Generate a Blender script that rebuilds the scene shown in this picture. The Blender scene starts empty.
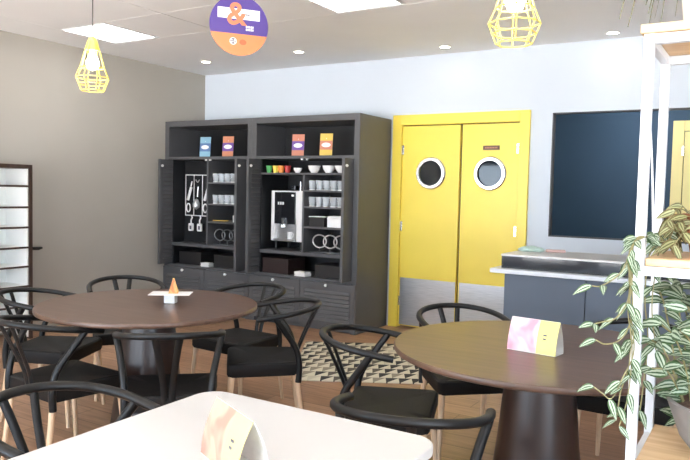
import bpy, bmesh, math, random
from mathutils import Vector, Matrix
PI = math.pi
R = math.radians
COL = bpy.context.scene.collection
sc = bpy.context.scene

# ------------------------------------------------------------------ camera
F = 695.56; CXP, CYP = 345.0, 230.0
YAW, PIT, ROLL, EYE = R(31.507), R(3.156), R(1.292), 1.41
_d = Vector((-math.sin(YAW)*math.cos(PIT), math.cos(YAW)*math.cos(PIT), -math.sin(PIT)))
_r0 = Vector((math.cos(YAW), math.sin(YAW), 0)); _u0 = _r0.cross(_d)
_r = _r0*math.cos(ROLL) + _u0*math.sin(ROLL); _u = _r.cross(_d)
cd = bpy.data.cameras.new('camera'); cam = bpy.data.objects.new('camera', cd); COL.objects.link(cam)
m = Matrix((_r, _u, -_d)).transposed().to_4x4(); m.translation = (0, 0, EYE)
cam.matrix_world = m
cd.sensor_width = 36; cd.sensor_fit = 'HORIZONTAL'; cd.lens = F/690*36; cd.clip_start = .05
sc.camera = cam
def at(px, py, depth):                       # a point of the place, measured from the photograph
    v = _d + (px-CXP)/F*_r - (py-CYP)/F*_u
    return Vector((0, 0, EYE)) + v*depth

# ------------------------------------------------------------------ materials
def nodes(name):
    mt = bpy.data.materials.new(name); mt.use_nodes = True
    nt = mt.node_tree; b = nt.nodes['Principled BSDF']
    return mt, nt, b
def N(nt, t, **kw):
    n = nt.nodes.new(t)
    for k, v in kw.items(): setattr(n, k, v)
    return n
def ramp(nt, stops, interp='LINEAR'):
    n = N(nt, 'ShaderNodeValToRGB'); cr = n.color_ramp; cr.interpolation = interp
    while len(cr.elements) < len(stops): cr.elements.new(.5)
    for e, (p, c) in zip(cr.elements, stops): e.position = p; e.color = (*c, 1)
    return n
def plain(name, col, rough=.5, metal=0, var=.06, scale=6, bump=0, spec=.5, coat=0):
    mt, nt, b = nodes(name)
    tc = N(nt, 'ShaderNodeTexCoord'); no = N(nt, 'ShaderNodeTexNoise'); no.inputs['Scale'].default_value = scale
    no.inputs['Detail'].default_value = 3
    nt.links.new(tc.outputs['Object'], no.inputs['Vector'])
    rp = ramp(nt, [(.3, tuple(c*(1-var) for c in col)), (.7, tuple(min(1, c*(1+var)) for c in col))])
    nt.links.new(no.outputs['Fac'], rp.inputs['Fac']); nt.links.new(rp.outputs['Color'], b.inputs['Base Color'])
    b.inputs['Roughness'].default_value = rough; b.inputs['Metallic'].default_value = metal
    b.inputs['Specular IOR Level'].default_value = spec; b.inputs['Coat Weight'].default_value = coat
    if bump:
        bp = N(nt, 'ShaderNodeBump'); bp.inputs['Strength'].default_value = bump; bp.inputs['Distance'].default_value = .002
        nt.links.new(no.outputs['Fac'], bp.inputs['Height']); nt.links.new(bp.outputs['Normal'], b.inputs['Normal'])
    return mt
def wood(name, dark, light, scale=(1.5, 22, 22), rough=.35, coat=0, spec=.5):
    mt, nt, b = nodes(name)
    tc = N(nt, 'ShaderNodeTexCoord'); mp = N(nt, 'ShaderNodeMapping'); mp.inputs['Scale'].default_value = scale
    no = N(nt, 'ShaderNodeTexNoise'); no.inputs['Scale'].default_value = 2.0; no.inputs['Detail'].default_value = 6; no.inputs['Distortion'].default_value = .6
    nt.links.new(tc.outputs['Object'], mp.inputs['Vector']); nt.links.new(mp.outputs['Vector'], no.inputs['Vector'])
    rp = ramp(nt, [(.3, dark), (.7, light)])
    nt.links.new(no.outputs['Fac'], rp.inputs['Fac']); nt.links.new(rp.outputs['Color'], b.inputs['Base Color'])
    b.inputs['Roughness'].default_value = rough; b.inputs['Coat Weight'].default_value = coat; b.inputs['Specular IOR Level'].default_value = spec
    return mt
def emit(name, col, s):
    mt, nt, b = nodes(name)
    b.inputs['Base Color'].default_value = (*col, 1)
    b.inputs['Emission Color'].default_value = (*col, 1); b.inputs['Emission Strength'].default_value = s
    return mt
def glass(name, col=(1, 1, 1), rough=0.0, alpha=None):
    mt, nt, b = nodes(name)
    b.inputs['Base Color'].default_value = (*col, 1); b.inputs['Roughness'].default_value = rough
    b.inputs['Transmission Weight'].default_value = 1; b.inputs['IOR'].default_value = 1.45
    return mt
def thin_glass(name, tint=(.8, .85, .88), mixf=.12):
    mt, nt, b = nodes(name)
    out = nt.nodes['Material Output']
    t = N(nt, 'ShaderNodeBsdfTransparent'); t.inputs['Color'].default_value = (*tint, 1)
    g = N(nt, 'ShaderNodeBsdfGlossy'); g.inputs['Roughness'].default_value = .03
    mx = N(nt, 'ShaderNodeMixShader'); mx.inputs['Fac'].default_value = mixf
    nt.links.new(t.outputs[0], mx.inputs[1]); nt.links.new(g.outputs[0], mx.inputs[2]); nt.links.new(mx.outputs[0], out.inputs['Surface'])
    return mt

def milky(name):
    mt, nt, b = nodes(name)
    b.inputs['Base Color'].default_value = (.82, .88, .93, 1); b.inputs['Roughness'].default_value = .08; b.inputs['Alpha'].default_value = .30
    return mt
def floor_mat():
    mt, nt, b = nodes('plank_floor')
    tc = N(nt, 'ShaderNodeTexCoord')
    mp = N(nt, 'ShaderNodeMapping'); mp.inputs['Rotation'].default_value = (0, 0, 0)
    nt.links.new(tc.outputs['Object'], mp.inputs['Vector'])
    br = N(nt, 'ShaderNodeTexBrick'); br.offset = .37
    br.inputs['Scale'].default_value = 1; br.inputs['Brick Width'].default_value = 1.2; br.inputs['Row Height'].default_value = .18
    br.inputs['Mortar Size'].default_value = .0025; br.inputs['Mortar Smooth'].default_value = .3
    br.inputs['Color1'].default_value = (.34, .19, .108, 1); br.inputs['Color2'].default_value = (.46, .27, .16, 1); br.inputs['Mortar'].default_value = (.10, .055, .035, 1)
    nt.links.new(mp.outputs['Vector'], br.inputs['Vector'])
    m2 = N(nt, 'ShaderNodeMapping'); m2.inputs['Scale'].default_value = (2, 24, 1)
    no = N(nt, 'ShaderNodeTexNoise'); no.inputs['Scale'].default_value = 1.6; no.inputs['Detail'].default_value = 5; no.inputs['Distortion'].default_value = .8
    nt.links.new(tc.outputs['Object'], m2.inputs['Vector']); nt.links.new(m2.outputs['Vector'], no.inputs['Vector'])
    rp = ramp(nt, [(.3, (.72, .72, .72)), (.72, (1.12, 1.12, 1.12))])
    nt.links.new(no.outputs['Fac'], rp.inputs['Fac'])
    mx = N(nt, 'ShaderNodeMix', data_type='RGBA', blend_type='MULTIPLY'); mx.inputs['Factor'].default_value = 1
    nt.links.new(br.outputs['Color'], mx.inputs[6]); nt.links.new(rp.outputs['Color'], mx.inputs[7])
    nt.links.new(mx.outputs[2], b.inputs['Base Color'])
    b.inputs['Roughness'].default_value = .42
    return mt
def ceiling_mat():
    mt, nt, b = nodes('ceiling_tiles')
    tc = N(nt, 'ShaderNodeTexCoord'); no = N(nt, 'ShaderNodeTexNoise'); no.inputs['Scale'].default_value = 1.5
    nt.links.new(tc.outputs['Object'], no.inputs['Vector'])
    rp = ramp(nt, [(.3, (.88, .885, .89)), (.7, (.92, .925, .93))])
    nt.links.new(no.outputs['Fac'], rp.inputs['Fac']); nt.links.new(rp.outputs['Color'], b.inputs['Base Color'])
    b.inputs['Roughness'].default_value = .9
    return mt
def rug_mat():
    mt, nt, b = nodes('triangle_rug')
    tc = N(nt, 'ShaderNodeTexCoord'); sp = N(nt, 'ShaderNodeSeparateXYZ'); nt.links.new(tc.outputs['Object'], sp.inputs[0])
    def M(op, a, bb=None):
        n = N(nt, 'ShaderNodeMath', operation=op)
        for i, v in enumerate((a, bb)):
            if v is None: continue
            if isinstance(v, (int, float)): n.inputs[i].default_value = v
            else: nt.links.new(v, n.inputs[i])
        return n.outputs[0]
    u = M('MULTIPLY', sp.outputs[0], 1/.098); v = M('MULTIPLY', sp.outputs[1], 1/.135)
    row = M('FLOOR', v); fv = M('FRACT', v)
    odd = M('MODULO', M('ADD', row, 100), 2.0)
    us = M('ADD', u, M('MULTIPLY', odd, .5)); fu = M('FRACT', us); cu = M('FLOOR', us)
    tri = M('GREATER_THAN', fv, fu)
    wn = N(nt, 'ShaderNodeTexWhiteNoise', noise_dimensions='2D')
    cb = N(nt, 'ShaderNodeCombineXYZ'); nt.links.new(cu, cb.inputs[0]); nt.links.new(row, cb.inputs[1]); nt.links.new(cb.outputs[0], wn.inputs['Vector'])
    rp = ramp(nt, [(0, (.022, .021, .020)), (.42, (.10, .085, .065)), (.68, (.27, .235, .18)), (.9, (.55, .50, .39))], 'CONSTANT')
    nt.links.new(wn.outputs['Value'], rp.inputs['Fac'])
    mx = N(nt, 'ShaderNodeMix', data_type='RGBA'); nt.links.new(tri, mx.inputs['Factor'])
    mx.inputs[6].default_value = (.66, .61, .48, 1); nt.links.new(rp.outputs['Color'], mx.inputs[7])
    nt.links.new(mx.outputs[2], b.inputs['Base Color']); b.inputs['Roughness'].default_value = .9
    return mt
def leaf_mat(name, dark, pale, edge):
    mt, nt, b = nodes(name)
    uv = N(nt, 'ShaderNodeUVMap'); sp = N(nt, 'ShaderNodeSeparateXYZ'); nt.links.new(uv.outputs[0], sp.inputs[0])
    ab = N(nt, 'ShaderNodeMath', operation='SUBTRACT'); nt.links.new(sp.outputs[0], ab.inputs[0]); ab.inputs[1].default_value = .5
    a2 = N(nt, 'ShaderNodeMath', operation='ABSOLUTE'); nt.links.new(ab.outputs[0], a2.inputs[0])
    tc = N(nt, 'ShaderNodeTexCoord'); no = N(nt, 'ShaderNodeTexNoise'); no.inputs['Scale'].default_value = 30
    nt.links.new(tc.outputs['Object'], no.inputs['Vector'])
    ad = N(nt, 'ShaderNodeMath', operation='MULTIPLY_ADD'); nt.links.new(no.outputs['Fac'], ad.inputs[0]); ad.inputs[1].default_value = .08
    nt.links.new(a2.outputs[0], ad.inputs[2])
    rp = ramp(nt, [(.0, dark), (.10, dark), (.135, pale), (.30, pale), (.35, dark), (.43, dark), (.50, edge)])
    nt.links.new(ad.outputs[0], rp.inputs['Fac']); nt.links.new(rp.outputs['Color'], b.inputs['Base Color'])
    b.inputs['Roughness'].default_value = .45
    b.inputs['Subsurface Weight'].default_value = 0
    return mt
def print_mat(name, stops, scale=9, dist=1.0):
    mt, nt, b = nodes(name)
    tc = N(nt, 'ShaderNodeTexCoord'); no = N(nt, 'ShaderNodeTexNoise'); no.inputs['Scale'].default_value = scale; no.inputs['Detail'].default_value = 1; no.inputs['Distortion'].default_value = dist
    nt.links.new(tc.outputs['Object'], no.inputs['Vector'])
    rp = ramp(nt, stops); nt.links.new(no.outputs['Fac'], rp.inputs['Fac']); nt.links.new(rp.outputs['Color'], b.inputs['Base Color'])
    b.inputs['Roughness'].default_value = .45
    return mt
def steel_mat():
    mt, nt, b = nodes('brushed_steel')
    tc = N(nt, 'ShaderNodeTexCoord'); mp = N(nt, 'ShaderNodeMapping'); mp.inputs['Scale'].default_value = (3, 3, 120)
    no = N(nt, 'ShaderNodeTexNoise'); no.inputs['Scale'].default_value = 3
    nt.links.new(tc.outputs['Object'], mp.inputs['Vector']); nt.links.new(mp.outputs['Vector'], no.inputs['Vector'])
    rp = ramp(nt, [(.3, (.50, .51, .52)), (.7, (.66, .66, .67))]); nt.links.new(no.outputs['Fac'], rp.inputs['Fac'])
    nt.links.new(rp.outputs['Color'], b.inputs['Base Color']); b.inputs['Metallic'].default_value = 1; b.inputs['Roughness'].default_value = .32
    return mt

M = dict(
    floor=floor_mat(), ceiling=ceiling_mat(), rug=rug_mat(),
    groove=plain('ceiling_groove', (.16, .155, .15), .9),
    wall_left=plain('greige_wall', (.415, .39, .342), .85, var=.03, scale=2),
    wall_back=plain('white_wall', (.615, .68, .755), .8, var=.015, scale=2),
    navy=plain('navy_wall', (.028, .062, .105), .75, var=.05, scale=2),
    reveal=plain('dark_reveal', (.05, .055, .065), .5),
    cab=plain('graphite_laminate', (.092, .093, .098), .42, var=.05, scale=4),
    cab_in=plain('black_laminate', (.010, .011, .013), .5, var=.1, scale=4),
    yellow=plain('yellow_lacquer', (.93, .73, .10), .35, var=.03, scale=3),
    pale_yellow=plain('hazed_yellow_paint', (.72, .60, .25), .45, var=.03, scale=3),  # door yellow paled in its colour to stand in for haze
    steel=steel_mat(), chrome=plain('satin_chrome', (.72, .73, .74), .22, metal=1, var=.04),
    black=plain('matt_black_plastic', (.007, .0075, .008), .38, var=.12, scale=30, bump=.15, spec=.35),
    black_gloss=plain('black_gloss', (.012, .013, .016), .12, var=.05),
    black_seat=plain('black_woven_seat', (.008, .0075, .0075), .6, var=.2, scale=120, bump=.5, spec=.3),
    oak=wood('pale_beech', (.60, .40, .25), (.76, .55, .36), (30, 30, 2), .5),
    walnut=wood('walnut_veneer', (.092, .052, .035), (.146, .084, .057), (1.2, 16, 4), .30, spec=.6),
    wenge=wood('wenge_veneer', (.022, .011, .008), (.040, .020, .014), (14, 14, 1), .32, spec=.55),
    shelf_wood=wood('pine_board', (.62, .40, .20), (.80, .58, .33), (2, 20, 20), .5),
    white=plain('white_paint', (.86, .86, .86), .4, var=.01),
    white_top=plain('white_laminate', (.61, .605, .59), .3, var=.01),
    white_metal=plain('white_powder_metal', (.64, .68, .73), .35, var=.01),
    shelf_white=plain('white_board', (.88, .88, .85), .5, var=.02),
    dark_wood=wood('dark_brown_board', (.035, .018, .013), (.06, .032, .022), (20, 20, 2), .4),
    slab=plain('pale_grey_stone', (.60, .63, .67), .3, var=.04, scale=30),
    counter=plain('slate_panel', (.088, .112, .15), .45, var=.05, scale=3),
    counter_glass=plain('smoked_glass', (.015, .018, .024), .06, var=.02),
    cage=plain('yellow_wire', (.94, .76, .18), .4, var=.02),
    bulb=emit('warm_bulb', (1, .86, .55), 28), panel=emit('led_panel', (1, 1, 1), 6.5), spot=emit('spot_led', (1, .9, .72), 25),
    kitchen_fill=emit('kitchen_fill_glow', (.9, .95, 1), 30),  # glow of the added kitchen fill
    cable=plain('dark_cable', (.05, .05, .05), .5),
    glass=milky('tumbler_glass'), pane=thin_glass('porthole_glass', (.62, .68, .72), .03),
    porcelain=plain('white_porcelain', (.85, .85, .84), .2, var=.01),
    c_green=plain('green_cup', (.10, .42, .13), .3), c_yellow=plain('yellow_cup', (.85, .66, .10), .3), c_orange=plain('orange_cup', (.85, .30, .06), .3), c_red=plain('red_cup', (.42, .03, .03), .3),
    l_blue=plain('sky_blue_print', (.28, .52, .66), .45), l_orange=plain('orange_print', (.64, .25, .13), .45), l_yellow=plain('yellow_print', (.80, .55, .10), .45), l_purple=plain('purple_print', (.17, .08, .36), .45), l_red=plain('coral_print', (.62, .23, .14), .45), l_navy=plain('slate_blue_print', (.12, .22, .45), .45),
    sign_purple=plain('sign_purple', (.09, .055, .27), .4, var=.03), sign_orange=plain('sign_orange', (.72, .25, .10), .4, var=.03), sign_amp=plain('sign_ampersand', (.70, .22, .11), .4), sign_brown=plain('sign_rust', (.46, .14, .06), .4),
    card_pink=print_mat('pink_print', [(.30, (.88, .36, .46)), (.45, (.90, .58, .66)), (.55, (.93, .74, .72)), (.68, (.94, .80, .52))], 11),
    card_yellow=plain('pale_yellow_print', (.90, .80, .28), .4, var=.05),
    card_peach=print_mat('peach_print', [(.32, (.62, .25, .19)), (.5, (.70, .40, .30)), (.66, (.72, .55, .28))], 11),
    card_cream=plain('cream_print', (.72, .62, .28), .4, var=.03),
    paper=plain('white_paper', (.88, .88, .87), .6, var=.01), ink=plain('dark_ink', (.12, .12, .16), .5),
    brown_card=print_mat('rust_card', [(.35, (.45, .16, .05)), (.6, (.72, .36, .12))], 20),
    acrylic=plain('frosted_acrylic', (.75, .76, .76), .25, var=.02),
    wire=plain('pale_wire', (.62, .62, .62), .35, metal=.6, var=.02), wire_dark=plain('grey_wire', (.16, .17, .18), .4, metal=.4),
    box_dark=plain('black_box_card', (.016, .014, .014), .5, var=.1), box_brown=plain('espresso_box', (.022, .011, .010), .5, var=.1),
    mint=plain('mint_cloth', (.42, .56, .50), .8, var=.1, scale=40), pinkc=plain('pink_packet', (.62, .42, .40), .5),
    pot=plain('concrete_pot', (.27, .26, .25), .75, var=.12, scale=14), soil=plain('potting_soil', (.085, .05, .035), .95, var=.5, scale=90, bump=1),
    cream_pot=plain('cream_pot', (.80, .74, .62), .5, var=.03), terra=plain('terracotta_pot', (.42, .17, .08), .7, var=.1),
    leaf=leaf_mat('striped_leaf', (.028, .075, .024), (.40, .48, .36), (.08, .14, .05)),
    leaf_gold=leaf_mat('golden_striped_leaf', (.10, .105, .03), (.36, .37, .18), (.20, .11, .045)),
    grass=plain('grass_blade', (.10, .10, .04), .5, var=.2, scale=20), stem=plain('vine_stem', (.24, .22, .10), .6, var=.2, scale=30),
    bronze=plain('bronze_plaque', (.12, .055, .025), .4, var=.1),
)

# ------------------------------------------------------------------ mesh helpers
def bmn(): return bmesh.new()
def box(bm, x0, x1, y0, y1, z0, z1):
    v = [bm.verts.new(p) for p in ((x0,y0,z0),(x1,y0,z0),(x1,y1,z0),(x0,y1,z0),(x0,y0,z1),(x1,y0,z1),(x1,y1,z1),(x0,y1,z1))]
    for f in ((0,3,2,1),(4,5,6,7),(0,1,5,4),(1,2,6,5),(2,3,7,6),(3,0,4,7)): bm.faces.new([v[i] for i in f])
    return bm
def lathe(bm, prof, n=32, c=(0,0,0)):
    rings = []
    for r, z in prof:
        if r < 1e-6: rings.append([bm.verts.new((c[0], c[1], c[2]+z))])
        else: rings.append([bm.verts.new((c[0]+r*math.cos(2*PI*i/n), c[1]+r*math.sin(2*PI*i/n), c[2]+z)) for i in range(n)])
    for a, b in zip(rings, rings[1:]):
        for i in range(n):
            j = (i+1) % n
            q = [a[i % len(a)], a[j % len(a)], b[j % len(b)], b[i % len(b)]]
            u = []
            for v in q:
                if v not in u: u.append(v)
            if len(u) > 2: bm.faces.new(u)
    return bm
def cyl(bm, r, z0, z1, n=24, c=(0,0), r1=None):
    return lathe(bm, [(0,z0),(r,z0),(r if r1 is None else r1,z1),(0,z1)], n, (c[0],c[1],0))
def tube(bm, pts, rad, n=10, flat=None, closed=False):
    pts = [Vector(p) for p in pts]; k = len(pts)
    rads = rad if isinstance(rad, (list, tuple)) else [rad]*k
    tang = []
    for i in range(k):
        a = pts[(i-1) % k] if (closed or i > 0) else pts[i]; b = pts[(i+1) % k] if (closed or i < k-1) else pts[i]
        tang.append((b-a).normalized())
    up = Vector((0,0,1)) if abs(tang[0].z) < .9 else Vector((0,1,0))
    nrm = (up - tang[0]*up.dot(tang[0])).normalized(); rings = []
    for i in range(k):
        nrm = (nrm - tang[i]*nrm.dot(tang[i]))
        nrm = nrm.normalized(); bi = tang[i].cross(nrm)
        f = flat or (1, 1)
        rings.append([bm.verts.new(pts[i] + (nrm*math.cos(2*PI*j/n)*f[0] + bi*math.sin(2*PI*j/n)*f[1])*rads[i]) for j in range(n)])
    rr = list(zip(rings, rings[1:])) + ([(rings[-1], rings[0])] if closed else [])
    for a, b in rr:
        for j in range(n): bm.faces.new((a[j], a[(j+1) % n], b[(j+1) % n], b[j]))
    if not closed: bm.faces.new(rings[0][::-1]); bm.faces.new(rings[-1])
    return bm
def spline(pts, n=8):
    P = [Vector(p) for p in pts]; P = [P[0]*2-P[1]] + P + [P[-1]*2-P[-2]]; out = []
    for i in range(1, len(P)-2):
        for s in range(n):
            t = s/n; a, b, c, d = P[i-1:i+3]
            out.append(.5*((2*b)+(c-a)*t+(2*a-5*b+4*c-d)*t*t+(3*b-a-3*c+d)*t**3))
    out.append(P[-2]); return out
def prism(bm, poly, z0, z1):
    lo = [bm.verts.new((x, y, z0)) for x, y in poly]; hi = [bm.verts.new((x, y, z1)) for x, y in poly]; n = len(poly)
    bm.faces.new(lo[::-1]); bm.faces.new(hi)
    for i in range(n): bm.faces.new((lo[i], lo[(i+1) % n], hi[(i+1) % n], hi[i]))
    return bm
def rounded(poly, r, seg=6):
    out = []; n = len(poly); P = [Vector(p) for p in poly]
    for i in range(n):
        a, b, c = P[i-1], P[i], P[(i+1) % n]; u = (a-b).normalized(); v = (c-b).normalized()
        ang = math.acos(max(-1, min(1, u.dot(v)))); dd = r/math.tan(ang/2); ctr = b+(u+v).normalized()*(r/math.sin(ang/2))
        p, q = b+u*dd, b+v*dd; a0 = math.atan2(*(p-ctr).yx); a1 = math.atan2(*(q-ctr).yx)
        da = (a1-a0+PI) % (2*PI)-PI
        for s in range(seg+1): out.append((ctr.x+r*math.cos(a0+da*s/seg), ctr.y+r*math.sin(a0+da*s/seg)))
    return out
def obj(name, bm, mat, parent=None, smooth=False, bevel=0, label=None, world=False):
    if world and parent is not None: bmesh.ops.translate(bm, verts=bm.verts, vec=-parent.location)
    bmesh.ops.recalc_face_normals(bm, faces=bm.faces)
    me = bpy.data.meshes.new(name); bm.to_mesh(me); bm.free()
    for mm in (mat if isinstance(mat, list) else [mat]): me.materials.append(mm)
    if smooth:
        for p in me.polygons: p.use_smooth = True
    o = bpy.data.objects.new(name, me); COL.objects.link(o)
    if parent is not None: o.parent = parent
    if bevel:
        b = o.modifiers.new('bevel', 'BEVEL'); b.width = bevel; b.segments = 2; b.limit_method = 'ANGLE'; b.angle_limit = R(40)
    if smooth:
        me.set_sharp_from_angle(angle=R(40))
    if label: o['label'] = label
    return o
def tag(o, label, cat, group=None):
    o['label'] = label; o['category'] = cat
    if group: o['group'] = group
    return o
def thing(name, label, cat, loc, rz=0, group=None):
    o = bpy.data.objects.new(name, None); COL.objects.link(o); o.location = loc; o.rotation_euler = (0, 0, rz); o.empty_display_size = .1
    return tag(o, label, cat, group)
def struct(name, bm, mat, parent=None, **k):
    o = obj(name, bm, mat, parent, **k); o['kind'] = 'structure'; return o
def dup(root, loc, rz, label, group=None):
    r = root.copy(); COL.objects.link(r); r.location = loc; r.rotation_euler = (0, 0, rz); r['label'] = label
    if group: r['group'] = group
    for ch in list(root.children):
        c = ch.copy(); COL.objects.link(c); c.parent = r
        for g in list(ch.children):
            d = g.copy(); COL.objects.link(d); d.parent = c
    return r

# ------------------------------------------------------------------ the room
XL, WB, CE = -6.08, 6.516, 2.81
XR, YF, YK = 2.6, -2.6, 8.2
T = .06
struct('floor', box(bmn(), XL-.1, XR+.1, YF-.1, YK+.1, -.1, 0), M['floor'])
# ceiling: perimeter plaster and panels with grooves, openings for the LED panels left as recesses
struct('ceiling_slab', box(bmn(), XL-.1, XR+.1, YF-.1, YK+.1, CE+.0205, CE+.12), M['groove'])
bm = bmn()
gx = [XL-.1, -5.553, -4.265, -2.985, -1.7, -.42, .86, 2.14, XR+.1]; gy = [YF-.1, -1.16, .14, 1.44, 2.745, 4.05, 4.70, YK+.1]; g = .004
for i in range(len(gx)-1):
    for j in range(len(gy)-1):
        x0, x1, y0, y1 = gx[i]+g, gx[i+1]-g, gy[j]+g, gy[j+1]-g
        if j == len(gy)-2: 
            if i: continue
            x1 = gx[-1]
        if i == 0 and j < len(gy)-2: 
            if j: continue
            y1 = gy[-2]+g
        if j == 5 and i in (1, 3):   # LED panels sit in these tiles
            x0 += .60; 
        box(bm, x0, x1, y0, y1, CE, CE+.02)
struct('ceiling', bm, M['ceiling'])
struct('wall_left', box(bmn(), XL-.1, XL, YF-.1, WB+T, 0, CE+.02), M['wall_left'])
DX0, DX1, DZ = -3.325, -2.06, 2.118          # double door opening
HX0, HX1, HZ0, HZ1 = -1.769, .75, 1.035, 2.18  # serving hatch
bm = bmn()
for a in ((XL, DX0, 0, CE+.02), (DX0, DX1, DZ, CE+.02), (DX1, HX0, 0, CE+.02), (HX0, HX1, 0, HZ0), (HX0, HX1, HZ1, CE+.02), (HX1, XR, 0, CE+.02)):
    box(bm, a[0], a[1], WB, WB+T, a[2], a[3])
struct('wall_back', bm, M['wall_back'])
# hatch lining
bm = bmn(); e = .012
box(bm, HX0-.0, HX0+e, WB-.004, WB+T+.004, HZ0, HZ1); box(bm, HX1-e, HX1, WB-.004, WB+T+.004, HZ0, HZ1)
box(bm, HX0+e, HX1-e, WB-.004, WB+T+.004, HZ1-e, HZ1); box(bm, HX0+e, HX1-e, WB-.004, WB+T+.004, HZ0, HZ0+e)
struct('trim_1', bm, M['reveal'])
# unseen right and front walls, window openings added and sized to supply daylight
def daylight_wall(name, along_x, fixed, a0, a1, sill, head, n):
    bm = bmn()
    def B(p0, p1, z0, z1, t0=0, t1=.1):
        if along_x: box(bm, p0, p1, fixed-t1, fixed-t0, z0, z1)
        else: box(bm, fixed+t0, fixed+t1, p0, p1, z0, z1)
    B(a0, a1, 0, sill); B(a0, a1, head, CE+.02); w = (a1-a0)/n
    for i in range(n+1): B(a0+i*w-(.06 if i else 0), a0+i*w+(.06 if i < n else 0), sill, head)
    return struct(name, bm, M['wall_back'])
daylight_wall('wall_right', False, XR, YF, .8, .25, 2.3, 2)
struct('wall_right_end', box(bmn(), XR, XR+.1, .8, WB, 0, CE+.02), M['wall_back'])
daylight_wall('wall_front', True, YF, XL, -.7, .3, 2.1, 3)
struct('wall_front_end', box(bmn(), -.7, XR, YF-.1, YF, 0, CE+.02), M['wall_back'])
# kitchen behind the hatch
struct('wall_kitchen', box(bmn(), -4.6, XR, YK, YK+.1, 0, CE+.02), M['navy'])
bm = bmn(); box(bm, -4.7, -4.6, WB+T, YK+.1, 0, CE+.02); box(bm, XR, XR+.1, WB, YK+.1, 0, CE+.02)
struct('wall_kitchen_side', bm, M['wall_back'])

# yellow door in the kitchen
kd = thing('kitchen_door', 'yellow door and frame on the navy wall seen through the serving hatch', 'door', (-.3, YK, 0)); kd['kind'] = 'structure'
bm = bmn(); box(bm, -.94, -.83, YK-.03, YK, 0, 2.24); box(bm, .23, .34, YK-.03, YK, 0, 2.24); box(bm, -.83, .23, YK-.03, YK, 2.13, 2.24)
obj('frame', bm, M['pale_yellow'], kd, world=True, bevel=.004)
obj('door_leaf', box(bmn(), -.825, .225, YK-.02, YK, .01, 2.125), M['pale_yellow'], kd, world=True, bevel=.003)
bm = bmn()
for z in (.3, 1.06, 1.92): box(bm, -.845, -.825, YK-.045, YK-.02, z-.05, z+.05)
obj('hinge', bm, M['chrome'], kd, world=True)
kl = thing('kitchen_fill_lamp', 'added unseen fill lamp brightening the kitchen behind the hatch', 'ceiling light', (-1.2, 7.35, CE))  # out of view, added to brighten the navy wall
obj('diffuser', box(bmn(), -.25, .25, -.15, .15, -.03, 0), M['kitchen_fill'], kl)

# ------------------------------------------------------------------ yellow double door
bm = bmn()
fx0, fx1, fz = -3.418, -1.972, 2.215
box(bm, fx0, DX0+.01, WB-.03, WB+T, 0, fz); box(bm, DX1-.01, fx1, WB-.03, WB+T, 0, fz); box(bm, DX0+.01, DX1-.01, WB-.03, WB+T, DZ-.01, fz)
struct('door_frame', bm, M['yellow'], bevel=.004)
XG = -2.662
def door_leaf(name, x0, x1, hinge_x, px, label):
    d = thing(name, label, 'door', ((x0+x1)/2, WB+.02, 0)); d['kind'] = 'structure'
    yf, yb = WB-.002, WB+.04
    # leaf with a round hole
    bm = bmn(); pz, pr, n = 1.617, .14, 40
    for y in (yf, yb):
        pass
    ring = {y: [bm.verts.new((px+pr*math.cos(2*PI*i/n), y, pz+pr*math.sin(2*PI*i/n))) for i in range(n)] for y in (yf, yb)}
    def edge(i):
        a = 2*PI*i/n; c, s = math.cos(a), math.sin(a)
        t = min((x1-px)/c if c > 1e-9 else 1e9, (x0-px)/c if c < -1e-9 else 1e9, (2.099-pz)/s if s > 1e-9 else 1e9, (.02-pz)/s if s < -1e-9 else 1e9)
        return px+c*t, pz+s*t
    E_ = [edge(i) for i in range(n)]
    out = {y: [bm.verts.new((a, y, b)) for a, b in E_] for y in (yf, yb)}
    def corner(i):
        (a, b), (c, d_) = E_[i], E_[(i+1) % n]
        onx = lambda q: abs(q-x0) < 1e-6 or abs(q-x1) < 1e-6
        if onx(a) != onx(c): return (a if onx(a) else c, d_ if onx(a) else b)
    for i in range(n):
        j = (i+1) % n; k = corner(i); cv = {}
        for y in (yf, yb):
            vs = [ring[y][i], out[y][i]]
            if k: cv[y] = bm.verts.new((k[0], y, k[1])); vs.append(cv[y])
            vs += [out[y][j], ring[y][j]]
            bm.faces.new(vs)
        bm.faces.new((ring[yf][i], ring[yf][j], ring[yb][j], ring[yb][i]))
        if k:
            bm.faces.new((out[yf][i], cv[yf], cv[yb], out[yb][i])); bm.faces.new((cv[yf], out[yf][j], out[yb][j], cv[yb]))
        else: bm.faces.new((out[yf][i], out[yf][j], out[yb][j], out[yb][i]))
    obj('door_leaf', bm, M['yellow'], d, world=True)
    obj('kick_plate', box(bmn(), x0+.012, x1-.006, yf-.004, yf, .03, .525), M['steel'], d, world=True)
    bm = bmn(); lathe(bm, [(.124, 0), (.128, .016), (.154, .016), (.166, .004), (.166, 0), (.124, 0)], 48)
    bmesh.ops.rotate(bm, verts=bm.verts, cent=(0,0,0), matrix=Matrix.Rotation(R(90), 3, 'X')); bmesh.ops.translate(bm, verts=bm.verts, vec=(px, yf-.001, pz))
    obj('porthole_rim', bm, M['chrome'], d, smooth=True, world=True)
    bm = bmn(); cyl(bm, .1385, -.003, .003, 48); bmesh.ops.rotate(bm, verts=bm.verts, cent=(0,0,0), matrix=Matrix.Rotation(R(90), 3, 'X')); bmesh.ops.translate(bm, verts=bm.verts, vec=(px, WB+.015, pz))
    obj('porthole_glass', bm, M['pane'], d, smooth=True, world=True)
    for z in (.28, 1.065, 1.856):
        bm = bmn(); box(bm, hinge_x-.014, hinge_x+.014, yf-.012, yf+.001, z-.05, z+.05); obj('hinge', bm, M['chrome'], d, world=True, bevel=.003)
    return d
door_leaf('door_1', DX0+.014, XG-.012, DX0+.022, -2.985, 'left leaf of the yellow double door, porthole and steel kick plate')
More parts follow.
